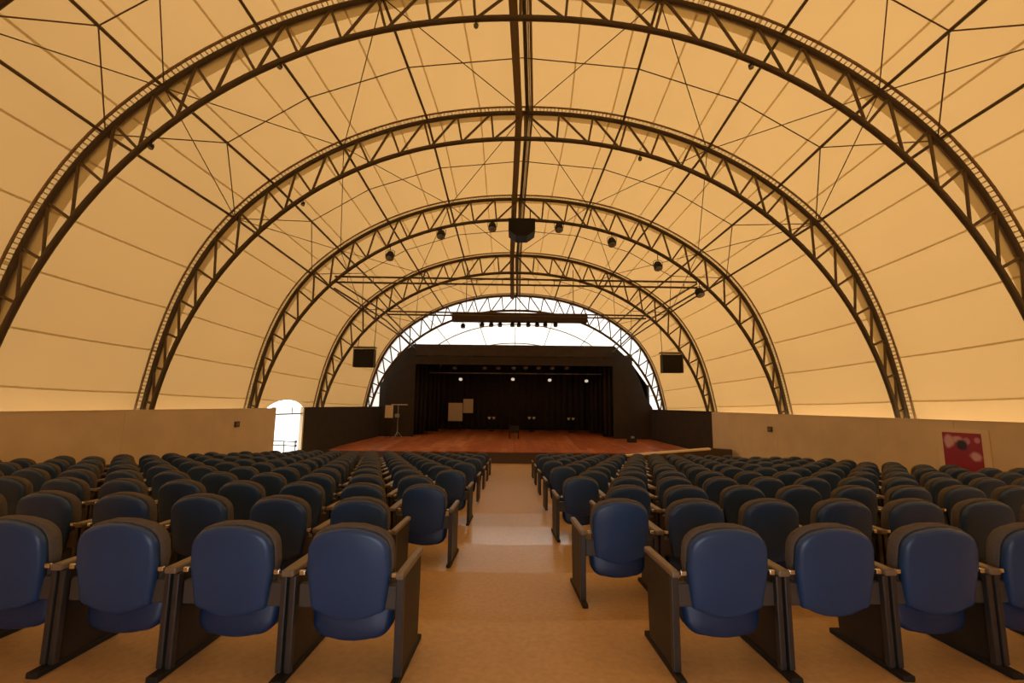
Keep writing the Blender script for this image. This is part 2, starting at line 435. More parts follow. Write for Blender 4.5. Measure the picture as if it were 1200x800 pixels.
for ai, d in enumerate(ARCH_D):
    t = thing('truss_arch', arc_label[ai], 'truss arch', (arch_x(d), d, GROUND), group='steel truss arches of the vault')
    fine = [R_(a*0.5) for a in range(-176, 177, 4)]
    link('lower_chord', tube_me('lower_chord', rel([prof(d, p) for p in fine], t), 0.062, 'steel_dark'), t)
    link('upper_chord', tube_me('upper_chord', rel([prof(d, p, 0, True) for p in fine], t), 0.062, 'steel_dark'), t)
    for s in (-1, 1):
        link('cloth_rail', tube_me('cloth_rail', rel([prof(d, p, MEMB-0.03, True)+Vector((0, s*0.15, 0)) for p in fine], t), 0.028, 'membrane_edge', 6), t)
    nodes = arch_nodes(d, False)
    for s in (-1, 1):
        for k in range(NPAN):
            a, c = s*nodes[k], s*nodes[k+1]
            bar('web_post', prof(d, c, 0, False), prof(d, c, 0, True), 0.032, 'steel', t)
            bar('web_diagonal', prof(d, a, 0, True), prof(d, c, 0, False), 0.032, 'steel', t)
    bar('web_post', prof(d, 0, 0, False), prof(d, 0, 0, True), 0.032, 'steel', t)
    # lacing that ties the cloth edges to the upper chord
    vs, fs = [], []
    n = int(300)
    for i in range(n):
        ph = R_(-84+168*i/n)
        for s in (-1, 1):
            p0 = prof(d, ph, 0.055, True)+Vector((0, s*0.03, 0)); p1 = prof(d, ph, MEMB-0.03, True)+Vector((0, s*0.14, 0))
            tg = (prof(d, ph+0.01, 0, True)-prof(d, ph, 0, True)).normalized()*0.012
            q = len(vs); up = Vector((0, -s*0.012, 0.012))
            vs += rel([p0-tg, p0+tg, p1+tg, p1-tg, p0+up, p1+up], t)
            fs += [(q, q+1, q+2, q+3), (q, q+4, q+5, q+3), (q+1, q+4, q+5, q+2)]
    o = link('rope_lacing', mesh('rope_lacing', vs, fs, 'rope'), t); o['kind'] = 'stuff'; o['label'] = 'pale rope lacing along the cloth edge'

# ------------------------------------------------------------------ purlins, ridge, bracing cables
PURL = [15.0, 28.3, 39.8, 47.3]
sidename = {-1: 'doorway side', 1: 'poster side'}
PD = [-1.55]+ARCH_D
for s in (-1, 1):
    for k, a in enumerate(PURL):
        t = thing('roof_purlin', 'long dark steel purlin on the %s, %s below the ridge' % (sidename[s], ORD[k]), 'purlin', prof(PD[0], R_(s*a), 0, True), group='purlins of the vault')
        for i in range(len(PD)-1):
            bar('purlin_length', prof(PD[i], R_(s*a), 0.0, True), prof(PD[i+1], R_(s*a), 0.0, True), 0.034, 'steel', t, 8)
t = thing('cable_tray', 'brown cable tray running along the ridge on the doorway side', 'cable tray', prof(PD[0], 0, 0, True))
for i in range(len(PD)-1):
    a, c = prof(PD[i], 0, -0.12, True), prof(PD[i+1], 0, -0.12, True)
    vs = [p+Vector((dx, 0, dz)) for dz in (-0.05, 0.05) for p, dx in ((a, -0.27), (a, -0.08), (c, -0.08), (c, -0.27))]
    link('tray_length', mesh('tray_length', rel(vs, t), BOXF, 'tray'), t)
t = thing('ridge_tube', 'thick dark steel tube along the ridge of the vault', 'ridge tube', prof(PD[0], 0, 0, True))
for i in range(len(PD)-1):
    bar('tube_length', prof(PD[i], 0, 0, True)+Vector((0.06, 0, 0)), prof(PD[i+1], 0, 0, True)+Vector((0.06, 0, 0)), 0.05, 'steel_dark', t, 8)
t = thing('ridge_conduit', 'thin brown conduit beside the thick ridge tube', 'conduit', prof(PD[0], 0, 0, True))
for i in range(len(PD)-1):
    bar('conduit_length', prof(PD[i], 0, 0, True)+Vector((0.20, 0, 0)), prof(PD[i+1], 0, 0, True)+Vector((0.20, 0, 0)), 0.032, 'tray', t, 8)
    bar('pale_strip', prof(PD[i], 0, 0.02, True)+Vector((0.14, 0, 0)), prof(PD[i+1], 0, 0.02, True)+Vector((0.14, 0, 0)), 0.02, 'fluor_white', t, 6)

NODE = [0.0]+PURL
for bi in range(len(ARCH_D)-1):
    d0, d1 = ARCH_D[bi], ARCH_D[bi+1]; dm = (d0+d1)/2
    nm = ['sixth', 'fifth', 'fourth', 'third', 'second', 'first']
    t = thing('cable_bracing', 'thin crossing steel cables between the %s and %s arches from the dome' % (nm[bi], nm[bi+1]), 'bracing cables', prof(d0, 0, 0, True), group='cable bracing of the roof bays')
    for s in (-1, 1):
        def nd(d, k): return prof(d, R_(s*NODE[k]), -0.02, True)
        src, dst = (d0, d1) if bi % 2 == 1 else (d1, d0)
        for (a, c) in ((1, 0), (1, 2), (3, 2), (3, 4)):
            bar('cable', nd(src, a), nd(dst, c), 0.0125, 'cable', t, 5)
        def mid(k): return (prof(d0, R_(s*NODE[k]), 0, True)+prof(d1, R_(s*NODE[k]), 0, True))/2
        for k in range(3): bar('strut', mid(k), mid(k+1), 0.014, 'cable', t, 5)
        bar('strut', mid(3), nd(d0, 4), 0.014, 'cable', t, 5); bar('strut', mid(3), nd(d1, 4), 0.014, 'cable', t, 5)

# ------------------------------------------------------------------ stage, proscenium, curtains
SB_Y = 28.0; SZ0 = EYE-1.96; SZ1 = EYE-1.57
def stage_z(y): return SZ0+(SZ1-SZ0)*(y-STAGE_Y)/(SB_Y-STAGE_Y)
stage = thing('floor_stage', 'raised wooden stage with reddish brown boards and dark front', None, (0, STAGE_Y, GROUND), kind='structure')
def stage_half(y, s): return wall_x(min(y, PRO_Y), s)-s*0.02
vs = []
for z_off in (None, -0.05):
    for x, y in ((stage_half(STAGE_Y, -1), STAGE_Y), (stage_half(STAGE_Y, 1), STAGE_Y), (stage_half(PRO_Y, 1), PRO_Y), (stage_half(PRO_Y, -1), PRO_Y)):
        vs.append((x, y, GROUND+0.01 if z_off is None else stage_z(y)+z_off))
link('stage_body', mesh('stage_body', rel(vs, stage), BOXF, 'stage_front'), stage)
vs = [(x, y, z) for x, y, z in ((-6.9, PRO_Y, GROUND+.01), (6.9, PRO_Y, GROUND+.01), (6.9, SB_Y, GROUND+.01), (-6.9, SB_Y, GROUND+.01), (-6.9, PRO_Y, stage_z(PRO_Y)-.05), (6.9, PRO_Y, stage_z(PRO_Y)-.05), (6.9, SB_Y, stage_z(SB_Y)-.05), (-6.9, SB_Y, stage_z(SB_Y)-.05))]
link('stage_body', mesh('stage_body', rel(vs, stage), BOXF, 'stage_front'), stage)
BW = 0.28; x = -8.1
while x < 8.2:
    a, c = x, x+BW-0.008
    def ymax(xx):
        for s in (-1, 1):
            if s*xx > 0:
                lim = (0.955*12.306-(s*xx-0.07*s)-0.04)/(0.955*0.211)
                if lim < PRO_Y: return lim
        return SB_Y
    y1 = min(ymax(a), ymax(c))
    if y1 > STAGE_Y+0.3:
        # each run is laid from boards with staggered ends
        ys = [STAGE_Y-0.03]; yy = STAGE_Y+random.uniform(0.8, 3.2)
        while yy < y1-0.5: ys.append(yy); yy += random.uniform(2.0, 3.6)
        ys.append(y1)
        for q in range(len(ys)-1):
            p, r = ys[q], ys[q+1]-0.006; h = random.uniform(-0.003, 0.003)
            ra, rc = (min(ymax(a), SB_Y), min(ymax(c), SB_Y)) if q == len(ys)-2 else (r, r)
            vs = [(X, Y, stage_z(Y)+dz+h) for dz in (-0.04, 0.0) for X, Y in ((a, p), (c, p), (c, max(rc, p+0.01)), (a, max(ra, p+0.01)))]
            link('board', mesh('board', rel(vs, stage), BOXF, 'stage_board_%d' % random.choice((0, 0, 1, 1, 2, 3, 4, 4))), stage)
    x += BW
# sloping parapet in front of the stage on the poster side
p0, p1, p2 = at(720, 534.5, 18.6), at(833, 525.5, 17.7), at(858, 527, 17.45)
pr = thing('stage_ramp', 'dark sloping ramp with pale top edge before the stage on the poster side', 'ramp', (p0.x, p0.y, row_z(NROW-1)))
def slab(name, a, c, w, m, zb=None, th=0.05):
    dv = (c-a); nrm = Vector((-dv.y, dv.x, 0)).normalized()*w
    zb0 = [zb]*2 if zb is not None else [a.z-th, c.z-th]
    q = [a, c, c+nrm, a+nrm]; low = [zb0[0], zb0[1], zb0[1], zb0[0]]
    vs = [(v.x, v.y, l) for v, l in zip(q, low)]+[(v.x, v.y, v.z) for v in q]
    return link(name, mesh(name, rel(vs, pr), BOXF, m), pr)
dz = Vector((0, 0, 0.05))
slab('ramp_side', p0-dz, p1-dz, 0.5, 'stage_front', row_z(NROW-1)); slab('ramp_top', p0, p1, 0.5, 'beige_trim')
p2.x = min(p2.x, wall_x(p2.y+0.4, 1)-0.04)
slab('landing', p1, p2, 0.3, 'stage_front', row_z(NROW-1))

# proscenium: black wings with slanted shoulders and a brownish header
wp = thing('wall_proscenium', 'black stage house front with slanted shoulders', None, (0, PRO_Y, GROUND), kind='structure')
L_out = [(-6.95, GROUND), (-5.15, GROUND), (-5.15, EYE+2.0), (-5.15, EYE+3.0), (-5.3, EYE+3.0), (-6.1, EYE+2.3), (-6.75, EYE+1.3), (-6.95, EYE+0.2)]
R_out = [(5.1, GROUND), (7.2, GROUND), (7.1, EYE-0.2), (6.75, EYE+0.4), (6.55, EYE+1.05), (6.05, EYE+2.2), (5.2, EYE+3.0), (5.1, EYE+3.0), (5.1, EYE+2.0)]
for o_ in (L_out, R_out):
    link('wing_wall', prism_me('wing_wall', [(a, c-GROUND) for a, c in o_], 'y', 0, 0.15, 'black_wall'), wp)
box('header', (-5.14, PRO_Y-0.06, EYE+2.40), (5.09, PRO_Y+0.1, EYE+2.99), 'brown_cloth', wp)
box('header_strip', (-5.14, PRO_Y-0.03, EYE+1.95), (5.09, PRO_Y+0.1, EYE+2.38), 'black_wall', wp)
sh = thing('wall_stage_house', 'black box of the stage house behind the header', None, (0, SB_Y, GROUND), kind='structure')
box('side_wall', (-7.0, PRO_Y+0.16, GROUND), (-6.9, SB_Y+0.6, EYE+1.0), 'black_wall', sh)
box('side_wall', (6.9, PRO_Y+0.16, GROUND), (7.0, SB_Y+0.6, EYE+1.0), 'black_wall', sh)
box('rear_wall', (-6.9, SB_Y+0.45, GROUND), (6.9, SB_Y+0.55, EYE+2.9), 'black_wall', sh)
vs = []
prof_roof = [(-6.9, 1.0), (-6.1, 2.25), (-5.2, 2.95), (5.2, 2.95), (6.1, 2.15), (6.9, 1.0)]
for y in (PRO_Y+0.16, SB_Y+0.6):
    for a, c in prof_roof: vs.append((a, y, EYE+c))
link('roof', mesh('roof', rel(vs, sh), [(i, i+1, 7+i, 6+i) for i in range(5)], 'black_wall'), sh)

def curtain(name, label, x0, x1, y0, y1, zb0, zt, folds, amp, m):
    L = math.hypot(x1-x0, y1-y0); n = folds*6; vs, fs = [], []
    nx, ny = -(y1-y0)/L, (x1-x0)/L
    loc = Vector((x0, y0, zb0))
    for i in range(n+1):
        t = i/n; a = amp*math.sin(2*math.pi*folds*t)+amp*0.3*math.sin(2*math.pi*folds*0.37*t+1)
        for off in (0, 0.012):
            for z in (zb0, zt):
                vs.append(Vector((x0+(x1-x0)*t+nx*(a+off), y0+(y1-y0)*t+ny*(a+off), z))-loc)
    for i in range(n):
        q = 4*i
        fs += [(q, q+4, q+5, q+1), (q+2, q+3, q+7, q+6), (q+1, q+5, q+7, q+3), (q, q+2, q+6, q+4)]
    o = link(name, mesh(name, vs, fs, m, True), None, loc)
    return tag(o, label, 'curtain')
curtain('stage_backdrop', 'wide black backdrop curtain at the back of the stage', -6.0, 6.0, SB_Y-0.05, SB_Y-0.05, stage_z(SB_Y)-0.0, EYE+2.7, 34, 0.06, 'black_cloth')
curtain('side_curtain', 'black side curtain just inside the proscenium on the doorway side', -6.3, -4.75, 24.6, 25.0, stage_z(24.8), EYE+2.6, 7, 0.07, 'black_cloth')
curtain('side_curtain', 'black side curtain just inside the proscenium on the poster side', 4.75, 6.3, 25.0, 24.6, stage_z(24.8), EYE+2.6, 7, 0.07, 'black_cloth')
curtain('side_curtain', 'black side curtain deep in the stage on the doorway side', -6.0, -4.3, 26.4, 26.6, stage_z(26.5), EYE+2.6, 7, 0.07, 'black_cloth')
curtain('side_curtain', 'black side curtain deep in the stage on the poster side', 4.3, 6.0, 26.6, 26.4, stage_z(26.5), EYE+2.6, 7, 0.07, 'black_cloth')

# ------------------------------------------------------------------ lighting bars and lamps
def lathe_me(name, prof_, m, sides=14):
    vs, fs = [], []
    for r, z in prof_:
        for k in range(sides): vs.append((r*math.cos(2*math.pi*k/sides), r*math.sin(2*math.pi*k/sides), z))
    n = len(prof_)
    for i in range(n-1):
        for k in range(sides):
            k2 = (k+1) % sides; fs.append((i*sides+k, i*sides+k2, (i+1)*sides+k2, (i+1)*sides+k))
    fs.append(tuple(range(sides-1, -1, -1))); fs.append(tuple(range((n-1)*sides, n*sides)))
    return mesh(name, vs, fs, m, True)
def spot(name, label, p, top, size, group, tilt=25, lit=False):
    """round stage spotlight hanging from top: can, yoke, lens, stem"""
    t = thing(name, label, 'spotlight', p, group=group); s = size
    can = link('housing', lathe_me('housing', [(0.20*s, 0.62*s), (0.36*s, 0.55*s), (0.46*s, 0.3*s), (0.5*s, 0.0), (0.5*s, -0.38*s), (0.46*s, -0.42*s)], 'black_metal'), t)
    lens = link('lens', lathe_me('lens', [(0.44*s, -0.43*s), (0.30*s, -0.47*s), (0.05*s, -0.49*s)], 'lamp_lit' if lit else 'lens_glass'), can)
    can.rotation_euler = (R_(-tilt), 0, 0)
    link('yoke', tube_me('yoke', [(-0.54*s, 0, 0), (-0.54*s, 0, 0.6*s), (-0.3*s, 0, 0.74*s), (0.3*s, 0, 0.74*s), (0.54*s, 0, 0.6*s), (0.54*s, 0, 0)], 0.035*s, 'black_metal', 6), t)
    if top > p[2]+0.75*s: bar('stem', (p[0], p[1], p[2]+0.73*s), (p[0], p[1], top), 0.014, 'black_metal', t)
    return t
def lower_z(x, d):
    lo, hi = 0.0, math.pi/2
    for _ in range(40):
        m_ = (lo+hi)/2
        if prof(d, m_).x-arch_x(d) < abs(x-arch_x(d)): lo = m_
        else: hi = m_
    return prof(d, lo).z
for i, (px, py) in enumerate([(457, 300), (517, 275), (577, 266), (655, 267), (717, 284), (771, 312), (820, 343)]):
    p = at(px, py, 15.6)
    spot('spotlight', 'round black spotlight under the speaker-box arch, %s counted from the doorway side' % ORD[i], p, lower_z(p.x, 15.68), 0.29, 'round spotlights on the third arch', 30)
for i, (px, py) in enumerate([(177, 172), (328, 78), (558, 30), (880, 78)]):
    p = at(px, py, 8.72)
    spot('small_spotlight', 'small black spotlight clamped under the fifth arch, %s from the doorway side' % ORD[i], p, lower_z(p.x, 8.75), 0.10, 'small spotlights on the fifth arch', 30)
for i, (px, py) in enumerate([(355, 239), (750, 186)]):
    p = at(px, py, 11.97)
    spot('small_spotlight', 'small black spotlight clamped under the fourth arch on the %s' % ('doorway side', 'poster side')[i], p, lower_z(p.x, 12.0), 0.10, 'small spotlights on the fourth arch', 30)

def pipe_pair(name, label, d, zc, half_l, half_r, gap):
    t = thing(name, label, 'lighting bar', (half_l, d, zc))
    for dz_ in (-gap/2, gap/2):
        bar('pipe', (half_l, d, zc+dz_+(0.04)), (half_r, d, zc+dz_-0.04), 0.035, 'steel_dark', t, 8)
    n = 14
    for i in range(n):
        xa = half_l+(half_r-half_l)*(i+0.5)/n
        bar('spacer', (xa, d, zc-gap/2), (xa, d, zc+gap/2), 0.012, 'steel', t)
    return t
zb1 = at(603, 330.5, 15.75).z; zb2 = at(603, 369, 19.45).z
pipe_pair('lighting_bar', 'long twin-pipe lighting bar spanning the arch with the round spotlights', 15.75, zb1, -6.35, 6.35, 0.20)
pipe_pair('lighting_bar', 'twin-pipe lighting bar behind the square loudspeakers, spanning the loudspeaker arch', 19.45, zb2, -5.45, 5.6, 0.13)
for s in (-1, 1):
    for k, off in enumerate((0.0, 0.28)):
        t = thing('tie_pipe', 'dark tie pipe sloping from the long lighting bar to the dome arch, %s %s' % (('upper', 'lower')[k], sidename[s]), 'pipe', (s*6.35, 15.75, zb1-off))
        bar('pipe_length', (s*6.35, 15.75, zb1-off), (s*5.5, 19.4, zb2-off*1.1), 0.032, 'steel', t)
        bar('pipe_length', (s*5.5, 19.4, zb2-off*1.1), (s*5.0, 23.2, EYE+2.9-off), 0.032, 'steel', t)

# black lighting border with ten hanging spotlights
lb0, lb1 = at(530, 371.5, 19.9), at(688, 373.5, 19.9)
zc = (lb0.z+lb1.z)/2
t = thing('light_border', 'long black box batten hung before the white dome, carrying spotlights', 'light batten', ((lb0.x+lb1.x)/2, 19.9, zc-0.2))
o = box('batten_box', (lb0.x, 19.7, zc-0.19), (lb1.x, 20.1, zc+0.19), 'stage_front', t, 0.03)
for i in range(7):
    xa = lb0.x+0.3+(lb1.x-lb0.x-0.6)*i/6
    box('batten_rib', (xa-0.02, 19.68, zc-0.195), (xa+0.02, 19.70, zc+0.195), 'steel_dark', t)
for xa in (lb0.x+0.6, (lb0.x+lb1.x)/2, lb1.x-0.6):
    bar('hanger', (xa, 19.9, zc+0.18), (xa, 19.9, prof(19.9, math.atan2(xa, 7), 0, True).z), 0.015, 'black_metal', t)
for i, px in enumerate([542.6, 565, 575.6, 586, 600.5, 608, 619, 629.5, 639, 651]):
    p = at(px, 382 if i == 0 else 380.5, 19.9)
    spot('batten_spotlight', 'small spotlight under the black batten, %s counted from the doorway side' % ORD[i], p, zc-0.19, 0.19, 'spotlights under the black batten', 15)

# loudspeakers in frames
for s, (px, py) in ((-1, (428.3, 418.5)), (1, (786, 425))):
    c = at(px, py, 19.2); h = 0.43
    t = thing('loudspeaker', 'square black hanging loudspeaker on the %s' % sidename[s], 'loudspeaker', (c.x, 19.2, c.z-h), group='hanging loudspeakers')
    box('cabinet', (c.x-h, 19.0, c.z-h), (c.x+h, 19.25, c.z+h-0.1), 'black_metal', t, 0.02)
    box('grille', (c.x-h+0.05, 18.98, c.z-h+0.05), (c.x+h-0.05, 19.0, c.z+h-0.15), 'grille', t)
    fr = box('frame', (c.x-h-0.03, 18.97, c.z+h-0.06), (c.x+h+0.03, 19.27, c.z+h), 'tray', t)
    for dx in (-h, h):
        box('frame_side', (c.x+dx-0.02, 18.98, c.z-h), (c.x+dx+0.02, 19.0, c.z+h-0.06), 'steel', t)
        bar('hanger', (c.x+dx*0.8, 19.2, c.z+h), (c.x+dx*0.8, 19.36, max(c.z+h+0.05, lower_z(c.x+dx*0.8, 19.4))), 0.012, 'black_metal', t)

# the black box under the ridge
c = at(611, 270, 15.2)
t = thing('hanging_box', 'chamfered black box hung under the ridge between round spotlights', 'projector', (c.x, 15.2, c.z-0.3))
ol = [(-0.44, 0.30), (0.46, 0.30), (0.46, -0.12), (0.20, -0.31), (-0.18, -0.31), (-0.44, -0.12)]
link('housing', prism_me('housing', [(a, b_+0.3) for a, b_ in ol], 'y', -0.35, 0.35, 'black_metal'), t)
link('front_face', prism_me('front_face', [(a*0.82, b_*0.8+0.3) for a, b_ in ol], 'y', -0.37, -0.35, 'grille'), t)
for dx in (-0.3, 0.3): bar('hanger', (c.x+dx, 15.2, c.z+0.29), (c.x+dx, 15.2, lower_z(c.x, 15.2)+0.05), 0.02, 'black_metal', t)

# stage lighting pipe with four lit lamps, and the dim lamps above it
pa, pb = at(503, 436.5, 26.0), at(712, 438.5, 26.0)
t = thing('stage_pipe', 'thin grey lighting pipe across the stage carrying four lit lamps', 'lighting bar', (pa.x, 26.0, pa.z))
bar('pipe', pa, pb, 0.03, 'rail_grey', t, 8)
for xa in (pa.x+0.5, pb.x-0.5): bar('hanger', (xa, 26, pa.z), (xa, 26, EYE+2.9), 0.012, 'black_metal', t)
for i, (px, py) in enumerate([(540, 443), (601, 443), (644, 444), (687, 445)]):
    p = at(px, py, 25.95)
    q = spot('stage_lamp', 'lit white stage lamp on the grey pipe, %s counted from the doorway side' % ORD[i], p, pa.z, 0.24, 'lit stage lamps', 50, True)
for i, px in enumerate([533, 568, 584, 602, 616, 631, 647, 664]):
    p = at(px, 429.5, 25.0)
    spot('dim_stage_lamp', 'unlit stage lamp behind the header, %s counted from the doorway side' % ORD[i], p, EYE+2.4, 0.28, 'unlit lamps behind the header', 40)

# ------------------------------------------------------------------ things on the stage
def board_panel(label, px, py, w, h, y):
    c = at(px, py, y); t = thing('white_board', label, 'board', (c.x, y, c.z-h/2))
    box('sheet', (c.x-w/2, y-0.015, c.z-h/2), (c.x+w/2, y+0.015, c.z+h/2), 'paper', t)
    for dx in (-w/2, w/2): box('edge_strip', (c.x+dx-0.015, y-0.022, c.z-h/2), (c.x+dx+0.015, y+0.02, c.z+h/2), 'beige_trim', t)
    for dx in (-0.35*w, 0.35*w): bar('leg', (c.x+dx, y+0.03, stage_z(y)), (c.x+dx, y+0.03, c.z-h/2+0.02), 0.015, 'black_metal', t)
board_panel('larger pale board standing before the backdrop curtain', 533.7, 482.5, 0.80, 1.05, 27.3)
board_panel('smaller pale board standing higher beside the larger one', 548.7, 475.5, 0.55, 0.82, 27.5)
board_panel('narrow pale sheet standing at the stage corner by the black wall', 456, 482, 0.36, 0.62, 23.2)
# tripod lamp stand beside it
c = at(466, 496, 23.0); zf = stage_z(23.0)
t = thing('lamp_stand', 'small tripod stand with a crossbar at the stage corner', 'stand', (c.x, 23.0, zf))
bar('pole', (c.x, 23, zf+0.15), (c.x, 23, at(466, 474, 23).z), 0.018, 'rail_grey', t)
for a in (0.3, 2.4, 4.5): bar('leg', (c.x+0.3*math.cos(a), 23+0.3*math.sin(a), zf), (c.x, 23, zf+0.35), 0.014, 'rail_grey', t)
z_ = at(466, 474, 23).z; bar('crossbar', (c.x-0.35, 23, z_), (c.x+0.45, 23, z_), 0.022, 'fluor_white', t)
box('lamp_head', (c.x-0.14, 22.92, z_-0.62), (c.x+0.06, 23.08, z_-0.45), 'rail_grey', t, 0.02)
# black stool-like monitor on the stage front
c = at(602.5, 500, 23.5); zf = stage_z(23.5)
t = thing('stage_chair', 'black chair with upright frame standing alone mid-stage', 'chair', (c.x, 23.5, zf))
box('seat', (c.x-0.25, 23.3, zf+0.42), (c.x+0.25, 23.75, zf+0.48), 'black_metal', t, 0.015)
box('backrest', (c.x-0.25, 23.27, zf+0.30), (c.x+0.25, 23.32, zf+0.66), 'black_metal', t, 0.015)
for dx in (-0.22, 0.22):
    bar('leg', (c.x+dx, 23.3, zf), (c.x+dx, 23.3, zf+0.76), 0.02, 'black_metal', t); bar('leg', (c.x+dx, 23.72, zf), (c.x+dx, 23.72, zf+0.43), 0.02, 'black_metal', t)
for i, (px, py) in enumerate([(576, 489.5), (623, 489.5), (669, 490.5)]):
    c = at(px, py, 27.0); zf = stage_z(27.0)
    t = thing('floor_lamp', 'small twin-headed floor lamp before the backdrop, %s counted from the doorway side' % ORD[i], 'lamp', (c.x, 27.0, zf), group='twin lamps before the backdrop')
    bar('pole', (c.x, 27, zf), (c.x, 27, c.z), 0.02, 'black_metal', t)
    box('foot', (c.x-0.14, 26.88, zf), (c.x+0.14, 27.12, zf+0.03), 'black_metal', t)
    for dx in (-0.13, 0.13): link('lamp_head', lathe_me('lamp_head', [(0.03, -0.08), (0.07, -0.04), (0.085, 0.06)], 'fluor_white'), t, (dx, 0, c.z-zf))
    bar('crossbar', (c.x-0.14, 27, c.z-0.05), (c.x+0.14, 27, c.z-0.05), 0.014, 'black_metal', t)
c = at(740, 499, 22.6); zf = stage_z(22.6)
t = thing('monitor_wedge', 'small grey wedge-shaped box on the stage by the poster-side wall', 'speaker', (c.x, 22.6, zf))
link('cabinet', prism_me('cabinet', [(-0.18, 0), (0.18, 0), (0.18, 0.34), (-0.02, 0.34)], 'x', -0.2, 0.2, 'grille'), t)
box('badge', (c.x-0.08, 22.40, zf+0.2), (c.x+0.08, 22.42, zf+0.3), 'rail_grey', t)

# ------------------------------------------------------------------ doorway in the side wall
dr = thing('door_1', 'bright open doorway with white frame and transom between beige and black walls', None, (wall_x(dL0, -1), dL0, GROUND), kind='structure')
zt = at(335, 485, 17).z
pa, pb = Vector((wall_x(dL0, -1)-0.1, dL0+0.04, 0)), Vector((wall_x(dL1, -1)-0.1, dL1-0.06, 0))
for q in (pa, pb): box('door_jamb', (q.x-0.06, q.y-0.05, GROUND), (q.x+0.06, q.y+0.05, WALL_TOP+0.05), 'beige_trim', dr)
bar('door_transom', (pa.x, pa.y, zt), (pb.x, pb.y, zt), 0.03, 'rail_grey', dr)
q = pa.lerp(pb, 0.62); bar('transom_post', (q.x, q.y, zt), (q.x, q.y, zt+0.32), 0.02, 'rail_grey', dr)
h0, h1 = at(318, 516, 17.5), at(346.5, 517.5, 18.9)
t = thing('handrail', 'grey twin-rail handrail outside the bright doorway', 'handrail', (h0.x, h0.y, GROUND))
for dz_ in (0.0, -0.16):
    bar('rail', h0+Vector((0, 0, dz_)), h1+Vector((0, 0, dz_)), 0.025, 'rail_grey', t)
    link('rail_end', lathe_me('rail_end', [(0.03, -0.05), (0.055, -0.02), (0.055, 0.03), (0.02, 0.06)], 'steel_dark', 8), t, h1+Vector((0, 0, dz_))-t.location)
for k in (0.02, 0.5, 0.98): q = h0.lerp(h1, k); bar('rail_post', (q.x, q.y, GROUND), q, 0.03, 'rail_grey', t)
o = box('outer_wall', (-19, 24.2, GROUND), (-9.4, 24.4, EYE-0.4), 'door_white'); tag(o, 'white outside wall seen through the bright doorway', 'wall')

# ------------------------------------------------------------------ poster and wall boxes
q0, q1 = wall_hit(1105, 506, 1), wall_hit(1150, 508, 1)
ztop = (q0.z+q1.z)/2
t = thing('poster', 'red poster with pale pink blotches on the beige wall', 'poster', (q0.x, q0.y, ztop-1.0))
dirv = (Vector((q1.x, q1.y, 0))-Vector((q0.x, q0.y, 0))); Lp = dirv.length; dirv.normalize(); nrm = Vector((-dirv.y, dirv.x, 0))
if nrm.x > 0: nrm = -nrm
def plate(name, u0, u1, z0, z1, n0, n1, m, parent):
    me = mesh(name, [Vector((0, -u, z))+Vector((-n, 0, 0)) for z in (z0, z1) for u, n in ((u0, n0), (u1, n0), (u1, n1), (u0, n1))], BOXF, m)
    o = link(name, me, parent)
    o.rotation_euler = (0, 0, math.atan2(-(dirv.x), -(dirv.y)) * -1)
    return o
plate('backing_board', -0.12, Lp+0.14, -0.25, 1.08, 0.0, 0.02, 'beige_trim', t)
plate('print', 0, Lp, 0, 1.0, 0.02, 0.032, 'poster_print', t)
for s, (px, py) in ((-1, (277, 497)), (1, (903, 503))):
    c = wall_hit(px, py, s); rz = s*math.atan(0.2015)
    t = thing('wall_box', 'small dark socket box fixed to the beige wall on the %s' % sidename[s], 'socket box', (c.x, c.y, c.z-0.08), rz)
    link('housing', box_me('housing', (-0.05 if s > 0 else 0, -0.09, 0), (0 if s > 0 else 0.05, 0.09, 0.17), 'bracket_grey', 0.008), t)
    link('cover', box_me('cover', (-0.056 if s > 0 else 0.05, -0.06, 0.03), (-0.05 if s > 0 else 0.056, 0.06, 0.14), 'tray'), t)

# ------------------------------------------------------------------ theatre chairs
PITCHES = {-1: 0.628, 1: 0.600}
def outline(zb, zt, wb, wm, wt, n=9, rb=0.10, rt=0.17, sagb=0.02):
    """closed (x,z) outline, symmetric, with rounded corners"""
    right = []
    # bottom, from centre outwards
    for i in range(5):
        t = i/4; right.append((t*(wb-rb), zb+sagb*t*t))
    for i in range(1, n):
        a = -math.pi/2+(math.pi/2)*i/n*1.0
        right.append((wb-rb+rb*math.cos(a), zb+sagb+rb*0.8+rb*0.8*math.sin(a)))
    zm = zb+0.55*(zt-zb)
    right.append((wm, zm))
    for i in range(0, n):
        a = (math.pi/2)*i/n
        right.append((wt-rt+rt*math.cos(a)+ (wm-wt)*0.3*(1-i/n), zt-rt*0.82-0.012+rt*0.82*math.sin(a)))
    right.append((wt*0.3, zt-0.003)); 
    pts = right+[(0, zt)]+[(-x, z) for x, z in reversed(right[1:])]
    return pts
